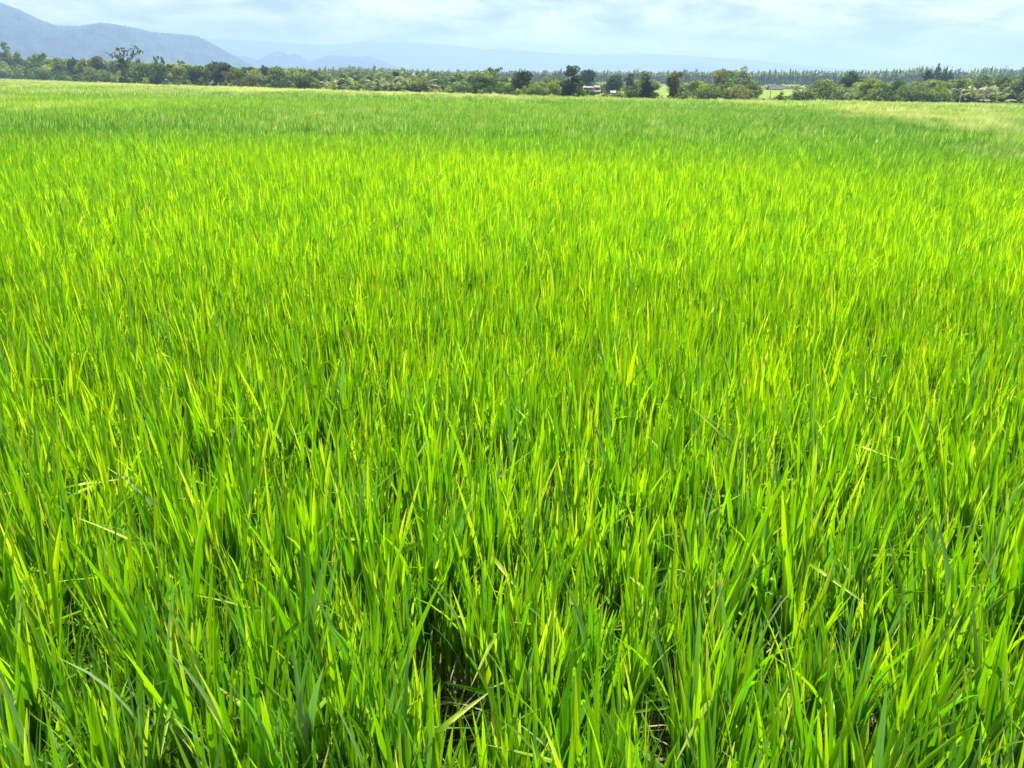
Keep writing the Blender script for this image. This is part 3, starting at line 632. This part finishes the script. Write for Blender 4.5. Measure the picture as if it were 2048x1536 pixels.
# low scrub along the far edge of the paddy
def scrub():
    rng = np.random.default_rng(8); VV, FF, CC = [], [], []; b = 0; px = -80.0
    while px < 2120:
        gap = (640 < px < 935) or (1192 < px < 1215) or (1312 < px < 1334) or (1520 < px < 1560)
        D = edgeD(px) + rng.uniform(1.5, 7); m = mpp(px, D); x, y, g = at(px, D)
        h = (rng.uniform(3, 9) if gap else rng.uniform(12, 24)) * m + 0.85; h *= 1.0 if not gap else 0.95; wd = rng.uniform(14, 30) * m
        leaf = max(0.1, 0.0016 * D)
        if not gap or rng.uniform() < 0.55:
            V, F, C = leaves(rng, crown_lobes('bush', wd, h, rng), leaf, int(3.5 * wd * h / leaf ** 2)); C = C * 0.6 + rng.uniform(0, 0.4)
            VV.append(V + np.array([x, y, g])); FF.append(F + b); CC.append(C); b += len(V)
        px += rng.uniform(9, 17)
    o = link('undergrowth', mesh_np('undergrowth', np.concatenate(VV), np.concatenate(FF), FOL['green'], np.concatenate(CC))); tag(o, 'low tangled scrub along the far edge of the rice field', 'undergrowth', kind='stuff')
scrub()
def flowers_scrub():
    rng = np.random.default_rng(18); VV, FF, CC = [], [], []; b = 0; px = 1532.0
    while px < 1625:
        D = 310 + rng.uniform(0, 12); m = mpp(px, D); x, y, g = at(px, D); h = ztop(px, 168 + rng.uniform(-2, 2), D) - g; wd = rng.uniform(12, 20) * m
        V, F, C = leaves(rng, crown_lobes('bush', wd, h, rng), 0.4, int(4 * wd * h / 0.16)); VV.append(V + np.array([x, y, g])); FF.append(F + b); CC.append(C); b += len(V); px += 7
    o = link('flowering_scrub', mesh_np('flowering_scrub', np.concatenate(VV), np.concatenate(FF), FOL['cream'], np.concatenate(CC))); tag(o, 'band of whitish flowering scrub behind the thatched hut', 'scrub', kind='stuff')
flowers_scrub()

# ------------------------------------------------------------------ shed, hut, posts
def box(A, x0, x1, y0, y1, z0, z1):
    v = [(x, y, z) for x in (x0, x1) for y in (y0, y1) for z in (z0, z1)]
    A.add(v, [(0, 1, 3, 2), (4, 6, 7, 5), (0, 4, 5, 1), (2, 3, 7, 6), (0, 2, 6, 4), (1, 5, 7, 3)])
def roof_sheet(A, x0, x1, y0, y1, zl, zh, thick=0.05, ribs=12, sag=0.03):
    """ribbed mono-pitch sheet, low side towards the camera"""
    n = ribs * 2; V = []; 
    for k in range(n + 1):
        x = x0 + (x1 - x0) * k / n; dz = (0.05 if k % 2 else 0.0)
        V += [(x, y0, zl + dz), (x, y1, zh + dz), (x, y1, zh + dz - thick), (x, y0, zl + dz - thick)]
    F = []
    for k in range(n):
        a = k * 4; c = a + 4
        F += [(a, c, c + 1, a + 1), (a + 1, c + 1, c + 2, a + 2), (a + 2, c + 2, c + 3, a + 3), (a + 3, c + 3, c, a)]
    F += [(0, 1, 2, 3), (n * 4, n * 4 + 3, n * 4 + 2, n * 4 + 1)]
    A.add(V, F)
def shed():
    px = 1183; D = 158; x, y, g = at(px, D); m = mpp(px, D)
    t = empty('farm_shed', (x, y, g), -azim(px)); tag(t, 'low farm shed with two tiers of faded pink sheet roof at the field edge', 'shed')
    def Z(py): return ztop(px, py, D) - g
    hw = 17 * m; A = Acc()
    box(A, -hw, -hw * 0.22, -0.9, 0.9, -0.1, Z(184)); box(A, hw * 0.3, hw, -0.9, 0.9, -0.1, Z(184)); box(A, -hw * 0.22, hw * 0.3, -0.55, 0.9, -0.1, Z(184))
    link('wall', A.mesh('wall', WALL, False), t)
    A = Acc(); box(A, -hw * 0.12, hw * 0.2, -0.62, -0.56, 0.0, Z(186)); link('door', A.mesh('door', OPENING_SHADE, False), t)
    A = Acc(); box(A, hw * 0.48, hw * 0.8, -0.96, -0.905, Z(193), Z(187.5)); link('window', A.mesh('window', OPENING_SHADE, False), t)
    A = Acc(); roof_sheet(A, -hw * 1.06, hw * 0.1, -1.5, 0.0, Z(183.5), Z(180.5)); roof_sheet(A, hw * 0.02, hw * 1.1, -1.6, 0.0, Z(183), Z(179.6), ribs=10); link('roof', A.mesh('roof', ROOF_PINK, False), t)
    A = Acc(); box(A, -hw * 0.9, hw * 0.95, 0.05, 0.9, Z(184) + 0.003, Z(175.5)); link('upper_wall', A.mesh('upper_wall', simple('brown_boards', (0.22, 0.15, 0.13), 0.9, 0.4, 6), False), t)
    A = Acc(); roof_sheet(A, -hw * 1.0, hw * 0.25, -0.35, 1.3, Z(175.6), Z(172.8), ribs=10); roof_sheet(A, hw * 0.3, hw * 1.02, -0.4, 1.3, Z(174.6), Z(170.6), ribs=8); link('upper_roof', A.mesh('upper_roof', ROOF_PINK, False), t)
    for xx in (-hw, -hw * 0.3, hw * 0.4, hw * 1.02):
        A = Acc(); A.tube([(xx, -1.42, -0.1), (xx, -1.42, Z(184.2))], [0.05, 0.045]); link('post', A.mesh('post', WOOD), t)
shed()
def hut():
    px = 1549; D = 285; x, y, g = at(px, D); m = mpp(px, D); g = min(g, ztop(px, 183, D))
    t = empty('thatched_hut', (x, y, g), -azim(px) + 0.25); tag(t, 'small dark thatched field hut on posts in the far meadow', 'hut')
    def Z(py): return ztop(px, py, D) - g
    hw = 15 * m; A = Acc()
    ze, zr = Z(178.5), Z(171.5)
    rng = random.Random(3)
    n = 14
    for sgn in (-1, 1):
        V = []
        for k in range(n + 1):
            xx = -hw + 2 * hw * k / n; j = rng.uniform(-0.06, 0.06)
            V += [(xx, sgn * 2.0, ze + j), (xx * 0.86, sgn * 0.08, zr + rng.uniform(-0.03, 0.03)), (xx * 0.86, sgn * 0.08, zr - 0.18), (xx, sgn * 1.95, ze - 0.2 + j)]
        F = []
        for k in range(n):
            a = 4 * k; c = a + 4; F += [(a, c, c + 1, a + 1), (a + 1, c + 1, c + 2, a + 2), (a + 2, c + 2, c + 3, a + 3), (a + 3, c + 3, c, a)]
        F += [(0, 1, 2, 3), (n * 4, n * 4 + 3, n * 4 + 2, n * 4 + 1)]; A.add(V, F)
    A.tube([(-hw * 0.88, 0, zr), (hw * 0.88, 0, zr)], [0.12, 0.12])
    link('roof', A.mesh('roof', THATCH, False), t)
    for xx in (-hw * 0.9, 0, hw * 0.9):
        for yy in (-1.6, 1.6):
            A = Acc(); A.tube([(xx, yy, -0.2), (xx, yy, ze + 0.1)], [0.09, 0.07]); link('post', A.mesh('post', WOOD), t)
    A = Acc(); box(A, -hw * 0.85, hw * 0.85, -1.4, 1.4, 0.35, 0.48); link('floor_deck', A.mesh('floor_deck', WOOD, False), t)
    A = Acc(); box(A, -hw * 0.1, hw * 0.86, 1.42, 1.5, 0.5, ze - 0.05); link('back_wall', A.mesh('back_wall', WOOD, False), t)
hut()
def fence():
    px = 1528; D = 270; x, y, g = at(px, D); m = mpp(px, D)
    t = empty('paddock_fence', (x, y, g), -azim(px)); tag(t, 'thin wooden post and rail fence in the meadow left of the thatched hut', 'fence')
    for k in range(6):
        xx = (k - 2.8) * 5.5 * m; h = 1.35; A = Acc(); A.tube([(xx, 0, -0.4), (xx + 0.03, 0, h)], [0.07, 0.06]); link('post', A.mesh('post', WOOD), t)
    for z in (0.55, 1.1):
        A = Acc(); A.tube([(-2.9 * 5.5 * m, -0.09, z), (0, -0.09, z - 0.05), (2.4 * 5.5 * m, -0.09, z)], [0.04, 0.04, 0.04]); link('rail', A.mesh('rail', WOOD), t)
fence()
def post(px, top, r, mat, label, name, back, lean=0.0, cap=True):
    D = edgeD(px) + back; x, y, g = at(px, D); h = ztop(px, top, D) - g
    A = Acc(); A.tube([(0, 0, -0.2), (lean * h * 0.5, 0, h * 0.5), (lean * h, 0, h)], [r, r * 0.9, r * 0.8], nseg=8)
    if cap: A.tube([(lean * h, 0, h - 0.01), (lean * h, 0, h + 0.05)], [r * 1.15, r * 0.5], nseg=8)
    o = link(name, A.mesh(name, mat), loc=(x, y, g)); tag(o, label, 'post')
post(1922, 187, 0.075, WHITE, 'thin white painted post at the field edge before the right hand palms', 'white_post', 0.4, 0.04)
post(1542, 182, 0.06, WOOD, 'slim dark wooden post standing in the meadow below the thatched hut', 'wooden_post', 25, 0.0)
def tomb():
    px = 1227; D = 135; x, y, g = at(px, D); m = mpp(px, D); z1 = ztop(px, 181.5, D) - g
    t = empty('small_shelter', (x, y, g), -azim(px)); tag(t, 'tiny open shelter with a whitish roof below the dark round tree', 'shelter')
    A = Acc(); w_ = 5.5 * m
    for sgn in (-1, 1):
        A.add([(-w_, sgn * 0.6, z1 - 0.25), (w_, sgn * 0.6, z1 - 0.25), (w_, 0, z1), (-w_, 0, z1), (-w_, sgn * 0.6, z1 - 0.3), (w_, sgn * 0.6, z1 - 0.3), (w_, 0, z1 - 0.05), (-w_, 0, z1 - 0.05)], [(0, 1, 2, 3), (4, 7, 6, 5), (0, 4, 5, 1), (0, 3, 7, 4), (1, 5, 6, 2)])
    link('roof', A.mesh('roof', ROOF_GREY, False), t)
    for xx in (-w_ * 0.85, w_ * 0.85):
        for yy in (-0.5, 0.5):
            A = Acc(); A.tube([(xx, yy, -0.2), (xx, yy, z1 - 0.26)], [0.04, 0.04]); link('post', A.mesh('post', WOOD), t)
tomb()

# ------------------------------------------------------------------ rice
def blade(rng, b, az, th0, bend, Lg, W, seg, fold, twist, rnd, dry, out, z_lo=0.0, fold2=None):
    """one leaf: a tapering ribbon, folded along its midrib when fold"""
    V, F, C = out
    base = len(V); p = np.array(b, float); ca, sa = math.cos(az), math.sin(az)
    for i in range(seg + 1):
        s = i / seg; ang = th0 + bend * s * s
        if fold2 and s > fold2[0]: ang += fold2[1]
        td = np.array([ca * math.sin(ang), sa * math.sin(ang), math.cos(ang)])
        if i: p = p + td * (Lg / seg)
        sd = np.array([-sa, ca, 0.0]); up = np.cross(td, sd)
        tw = twist * s; sd2 = sd * math.cos(tw) + up * math.sin(tw); up2 = np.cross(td, sd2)
        wd = W * min(1.0, 0.45 + s * 2.2) * (max(0.0, 1 - s ** 2.6) ** 0.8) * 0.5
        if i == seg: wd = W * 0.03
        if fold:
            V += [p - sd2 * wd + up2 * wd * 0.35, p, p + sd2 * wd + up2 * wd * 0.35]; C += [(rnd, s, dry, 1.0), (rnd, s, dry, 0.0), (rnd, s, dry, 1.0)]
        else:
            V += [p - sd2 * wd, p + sd2 * wd]; C += [(rnd, s, dry, 0.6)] * 2
    k = 3 if fold else 2
    for i in range(seg):
        a = base + i * k; c = a + k
        F.append((a, a + 1, c + 1, c))
        if fold: F.append((a + 1, a + 2, c + 2, c + 1))
def hill(seed, lod):
    rng = np.random.default_rng(seed); out = ([], [], [])
    if lod <= 1:
        seg = 8 if lod == 0 else 4; fold = lod == 0; tall = lod == 0 and seed % 2 == 0; nt_ = 17 if tall else 25; kl = 1.36 if tall else 0.95; kw = 1.22 if tall else 0.80
        for k in range(nt_):
            a = rng.uniform(0, 6.28); r = 0.07 * math.sqrt(rng.uniform()); bx, by = math.cos(a) * r, math.sin(a) * r
            ta = a + rng.normal() * 0.6; tl = abs(rng.normal()) * 0.045 + r * 0.8
            sh = rng.uniform(0.24, 0.46)
            blade(rng, (bx, by, 0), ta, tl * 0.8, tl * 0.4, sh, 0.010, 3, False, rng.uniform(-1, 1), rng.uniform(0.3, 0.6), 0.12, out)   # sheath
            for q in range(int(rng.integers(3, 5))):
                hz = sh * rng.uniform(0.45, 1.0) * (0.8 if tall else 1); la = rng.uniform(0, 6.28) if q else ta
                ex = math.sin(tl) * hz
                th0 = R(rng.uniform(0, 7)) + (R(9) if rng.uniform() < 0.10 else 0); bend = R(abs(rng.normal()) * 9 + 2 + (30 if rng.uniform() < 0.05 else 0))
                f2 = None
                if rng.uniform() < 0.05: f2 = (rng.uniform(0.4, 0.75), R(rng.uniform(50, 120)))
                dry = 0.0; rd = rng.uniform(0, 1)
                if rng.uniform() < 0.014: dry = rng.uniform(0.3, 0.95)
                big = rng.uniform() < 0.10
                blade(rng, (bx + math.cos(ta) * ex, by + math.sin(ta) * ex, hz), la, th0, bend, rng.uniform(0.22, 0.40) * (1.2 if big else 1) * kl, rng.uniform(0.0105, 0.0195) * (1.35 if big else 1) * kw, seg, fold, rng.normal() * 0.8, rd, dry, out, fold2=f2)
        for k in range(11):          # straw coloured dead leaves low in the hill
            a = rng.uniform(0, 6.28)
            blade(rng, (0, 0, rng.uniform(0.02, 0.28)), a, R(rng.uniform(25, 60)), R(rng.uniform(30, 75)), rng.uniform(0.15, 0.42), rng.uniform(0.006, 0.013), 5, False, rng.normal() * 2, 0.5, rng.uniform(0.75, 1.0), out)
    else:
        rad, nb, wk, seg, z0 = (0.34, 165, 1.45, 3, 0.34) if lod == 2 else (0.75, 210, 3.2, 2, 0.42)
        for k in range(nb):
            a = rng.uniform(0, 6.28); r = rad * math.sqrt(rng.uniform()); 
            dry = 0.6 if rng.uniform() < 0.02 else 0.0
            blade(rng, (math.cos(a) * r, math.sin(a) * r, z0 + rng.uniform(0, 0.12)), rng.uniform(0, 6.28), R(rng.uniform(0, 11)), R(abs(rng.normal()) * 11 + 2), rng.uniform(0.22, 0.46), rng.uniform(0.009, 0.018) * wk, seg, False, rng.normal() * 0.6, rng.uniform(0, 1), dry, out)
    V, F, C = out
    return mesh_np('rice_leaves', np.array(V), [tuple(f) for f in F], RICE, np.array(C), smooth=(lod == 0))
src = bpy.data.collections.new('rice_hills')
NV = {0: 12, 1: 8, 2: 6, 3: 6}; OFF = {}; idx = 0
for lod in range(4):
    OFF[lod] = idx
    for k in range(NV[lod]):
        o = bpy.data.objects.new('rice_hill_%02d' % idx, hill(1000 + idx, lod)); src.objects.link(o); idx += 1

def gn_instancer(name, pts, rot, scl, var, tint, ripe, cool, label, kind='stuff', cat='rice'):
    me = bpy.data.meshes.new(name); n = len(pts); me.vertices.add(n); me.vertices.foreach_set('co', np.asarray(pts, np.float32).ravel())
    for nm, tp, dat, key in (('rot', 'FLOAT_VECTOR', rot, 'vector'), ('scl', 'FLOAT_VECTOR', scl, 'vector')):
        a = me.attributes.new(nm, tp, 'POINT'); a.data.foreach_set(key, np.asarray(dat, np.float32).ravel())
    a = me.attributes.new('var', 'INT', 'POINT'); a.data.foreach_set('value', np.asarray(var, np.int32))
    for nm, dat in (('tint', tint), ('ripe', ripe), ('cool', cool)):
        a = me.attributes.new(nm, 'FLOAT', 'POINT'); a.data.foreach_set('value', np.asarray(dat, np.float32))
    me.materials.append(RICE)
    o = link(name, me); tag(o, label, cat, kind=kind)
    ng = bpy.data.node_groups.new(name + '_scatter', 'GeometryNodeTree')
    ng.interface.new_socket('Geometry', in_out='INPUT', socket_type='NodeSocketGeometry'); ng.interface.new_socket('Geometry', in_out='OUTPUT', socket_type='NodeSocketGeometry')
    n_ = ng.nodes; l_ = ng.links
    gi = n_.new('NodeGroupInput'); go = n_.new('NodeGroupOutput'); iop = n_.new('GeometryNodeInstanceOnPoints'); ci = n_.new('GeometryNodeCollectionInfo')
    ci.inputs['Collection'].default_value = src; ci.inputs['Separate Children'].default_value = True; ci.inputs['Reset Children'].default_value = True
    iop.inputs['Pick Instance'].default_value = True
    l_.new(gi.outputs[0], iop.inputs['Points']); l_.new(ci.outputs[0], iop.inputs['Instance'])
    def na(nm, tp):
        q = n_.new('GeometryNodeInputNamedAttribute'); q.data_type = tp; q.inputs['Name'].default_value = nm; return q.outputs['Attribute']
    l_.new(na('var', 'INT'), iop.inputs['Instance Index']); l_.new(na('rot', 'FLOAT_VECTOR'), iop.inputs['Rotation']); l_.new(na('scl', 'FLOAT_VECTOR'), iop.inputs['Scale'])
    l_.new(iop.outputs[0], go.inputs[0])
    md = o.modifiers.new('scatter', 'NODES'); md.node_group = ng
    return o

rng = np.random.default_rng(2024)
def grid(y0, y1, sp, jit=0.55, xk=0.76, xm=2.4):
    ys = np.arange(y0, y1, sp); P = []
    for y in ys:
        hw = xk * y + xm; xs = np.arange(-hw, hw, sp); P.append(np.stack([xs, np.full(len(xs), y)], 1))
    P = np.concatenate(P); P += rng.uniform(-jit, jit, P.shape) * sp
    return P
def vnoise(x, y, seed, octv=5, base=1.0):
    r = np.random.default_rng(seed); z = np.zeros_like(x); amp = 1
    for k in range(octv):
        for q in range(3):
            a = r.uniform(0, 6.28); f = base * 1.9 ** k * r.uniform(0.8, 1.2); z += amp * np.sin(f * (x * math.cos(a) + y * math.sin(a)) + r.uniform(0, 6.28))
        amp *= 0.62
    return z / 3.2
sets = [(0, 0.95, 7.0, 0.172), (1, 7.0, 26.0, 0.18), (2, 26.0, 62.0, 0.42), (3, 62.0, 330.0, 0.85)]
allp = []
for lod, y0, y1, sp in sets:
    P = grid(y0, y1, sp); d = np.hypot(P[:, 0], P[:, 1]); az = np.arctan2(P[:, 0], P[:, 1])
    lim = np.interp(az, EA, ED); P = P[(d < lim - 0.8) | (lod < 3) & (d < lim - 0.4)]
    allp.append((lod, P))
PX, PY, LD = [np.concatenate(v) for v in zip(*[(p[:, 0], p[:, 1], np.full(len(p), l)) for l, p in allp])]
n = len(PX); D_ = np.hypot(PX, PY); AZ = np.arctan2(PX, PY); LIM = np.interp(AZ, EA, ED)
print('rice instances', n)
var = np.array([OFF[l] for l in LD]) + (rng.uniform(0, 1, n) * np.array([NV[l] for l in LD])).astype(int)
# the hills nearest the bank carry longer leaves
nearh = (LD == 0) & (PY < 3.0); var = np.where(nearh & (rng.uniform(0, 1, n) < 0.8), (var // 2) * 2, var); far0 = (LD == 0) & (PY > 4.2); var = np.where(far0, (var // 2) * 2 + 1, var)
hn = vnoise(PX, PY, 5, 4, 0.35)
sc = 1.03 + 0.045 * hn + rng.normal(size=n) * 0.05
near = np.clip((3.0 - PY) / 2, 0, 1)
sc *= 1 - 0.06 * near
scl = np.stack([np.ones(n), np.ones(n), sc], 1); scl[LD <= 1] *= rng.uniform(0.88, 1.15, (np.sum(LD <= 1), 1))
# a breeze leans the further rice a little to the right
lean = R(11) * np.clip((D_ - 12) / 30, 0, 1) - R(4) * np.clip(PX / 2, 0, 1) * np.clip((9 - PY) / 5, 0, 1) + rng.normal(size=n) * R(2.2) + R(2) * vnoise(PX, PY, 9, 4, 0.5)
lx = rng.normal(size=n) * R(2.5); az = rng.uniform(0, 6.283, n)
c, s = np.cos, np.sin
# R = Ry(lean) Rx(lx) Rz(az)
r00 = c(lean) * c(az) + s(lean) * s(lx) * s(az); r10 = c(lx) * s(az); r20 = -s(lean) * c(az) + c(lean) * s(lx) * s(az)
r21 = s(lean) * s(az) + c(lean) * s(lx) * c(az); r22 = c(lean) * c(lx)
rot = np.stack([np.arctan2(r21, r22), np.arcsin(np.clip(-r20, -1, 1)), np.arctan2(r10, r00)], 1)
tint = np.clip(0.55 + 0.16 * vnoise(PX, PY, 3, 5, 0.25) + rng.normal(size=n) * 0.12, 0, 1)
# sheen and haze of distance put into the leaf colour further out; riper strips at the far left edge and at the right
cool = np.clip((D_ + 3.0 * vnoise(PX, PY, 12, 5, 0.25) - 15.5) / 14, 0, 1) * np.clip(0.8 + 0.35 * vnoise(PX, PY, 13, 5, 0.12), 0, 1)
mott = vnoise(PX * 0.6, PY * 0.22, 15, 6, 0.35)
strip = np.clip((D_ + 9 * vnoise(PX, PY, 16, 4, 0.08) - 66) / 30, 0, 1) * np.clip(0.95 - (AZ + 0.25) * 0.9, 0.35, 1)
Q1 = np.array(at(1640, 72)[:2]); Q2 = np.array(at(2060, 20)[:2]); qd = (Q2 - Q1) / np.linalg.norm(Q2 - Q1)
sg = (PX - Q1[0]) * (-qd[1]) + (PY - Q1[1]) * qd[0]; sg = sg * (1 if (-Q1[0] * (-qd[1]) - Q1[1] * qd[0]) < 0 else -1) + 2.0 * vnoise(PX, PY, 17, 4, 0.3)
right = np.clip(sg / 2.5, 0, 1) * np.clip(1.15 - sg / 34, 0.25, 1) * np.clip((PX - 6) / 4, 0, 1)
ripe = np.clip(np.maximum(strip * 0.9, right * 0.9) + 0.07 * np.clip((D_ - 25) / 30, 0, 1), 0, 1) * np.clip(0.8 + 0.55 * mott, 0.0, 1.15)
ripe += np.where((LD >= 2), np.clip(rng.normal(size=n) * 0.16, -0.2, 0.5), 0) + np.clip((D_ - 24) / 20, 0, 1) * np.clip(mott - 0.3, 0, 1) * 0.6
ripe = np.clip(np.where(LD >= 2, ripe * rng.uniform(0.6, 1.3, n) * (0.82 + 0.3 * vnoise(PX, PY, 19, 5, 0.6)), ripe), 0, 1)
tint = np.where(LD >= 2, np.clip(tint + rng.normal(size=n) * 0.22, 0, 1), tint)
scl[LD >= 2, 2] *= np.clip(1 + rng.normal(size=int((LD >= 2).sum())) * 0.09, 0.75, 1.3)
keep = np.ones(n, bool)
for (gx, gy, gr) in [(915, 1490, 0.04)]:
    dv = pdir(gx, gy); k_ = -CAMZ / dv.z; cx, cy = dv.x * k_, dv.y * k_; ux, uy = cx / math.hypot(cx, cy), cy / math.hypot(cx, cy)
    al = (PX - cx) * ux + (PY - cy) * uy; ac = np.abs((PX - cx) * uy - (PY - cy) * ux)
    keep &= ~((al < gr) & (al > -0.42) & (ac < gr * (1 + 0.25 * al)))
PX, PY, LD, rot, scl, var, tint, ripe, cool = [v[keep] for v in (PX, PY, LD, rot, scl, var, tint, ripe, cool)]
rip_mask = ripe > 0.42
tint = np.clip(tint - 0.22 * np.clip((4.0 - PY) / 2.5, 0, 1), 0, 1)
pts = np.stack([PX, PY, np.where(LD >= 2, -0.02, -0.01)], 1)
def sub(m): return pts[m], rot[m], scl[m], var[m], tint[m], ripe[m], cool[m]
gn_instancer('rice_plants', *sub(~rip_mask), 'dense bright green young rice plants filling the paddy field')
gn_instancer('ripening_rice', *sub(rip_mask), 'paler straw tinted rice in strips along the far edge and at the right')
# straw litter on the mud
def litter():
    r = np.random.default_rng(44); out = ([], [], [])
    for k in range(5200):
        y = r.uniform(0.6, 4.6); x = r.uniform(-1, 1) * (0.9 * y + 0.8)
        blade(r, (x, y, r.uniform(0.0, 0.06)), r.uniform(0, 6.28), R(r.uniform(68, 88)), R(r.uniform(-5, 25)), r.uniform(0.08, 0.34), r.uniform(0.004, 0.011), 4, False, r.normal() * 1.2, 0.5, r.uniform(0.7, 1), out)
    V, F, C = out
    o = link('straw_litter', mesh_np('straw_litter', np.array(V), [tuple(f) for f in F], RICE, np.array(C))); tag(o, 'pale dead leaves and straw lying on the mud between the rice plants', 'straw', kind='stuff')
litter()
# meadow grass beyond the paddy
def meadow():
    r = np.random.default_rng(66); P = []
    for k in range(26000):
        px = r.uniform(620, 1660); D = edgeD(px) + 1 + 230 * r.uniform() ** 1.5
        x, y, g = at(px, D); P.append((x, y, g - 0.25))
    P = np.array(P); m = len(P); rt = np.stack([np.zeros(m), np.zeros(m), r.uniform(0, 6.28, m)], 1); sc_ = np.ones((m, 3)); sc_[:, 2] = r.uniform(0.45, 0.75, m); sc_[:, :2] = 1.3
    gn_instancer('meadow_grass', P, rt, sc_, OFF[3] + (r.uniform(0, 1, m) * NV[3]).astype(int), r.uniform(0.0, 0.5, m), r.uniform(0.4, 0.7, m), r.uniform(0.7, 1, m), 'rough pale green meadow grass beyond the far edge of the rice', cat='grass')
meadow()

# ------------------------------------------------------------------ the air
def haze():
    A = Acc(); box(A, -6600, 6600, -800, 7300, -8, 240)
    m, t, o = newmat('haze_air'); v = t.nodes.new('ShaderNodeVolumePrincipled')
    v.inputs['Color'].default_value = (0.39, 0.54, 0.86, 1); v.inputs['Density'].default_value = 0.00047; v.inputs['Anisotropy'].default_value = 0.25
    t.links.new(v.outputs[0], o.inputs['Volume'])
    ob = link('haze', A.mesh('haze', m, False)); tag(ob, 'thin bluish haze filling the air over the whole view', 'haze', kind='stuff')
haze()
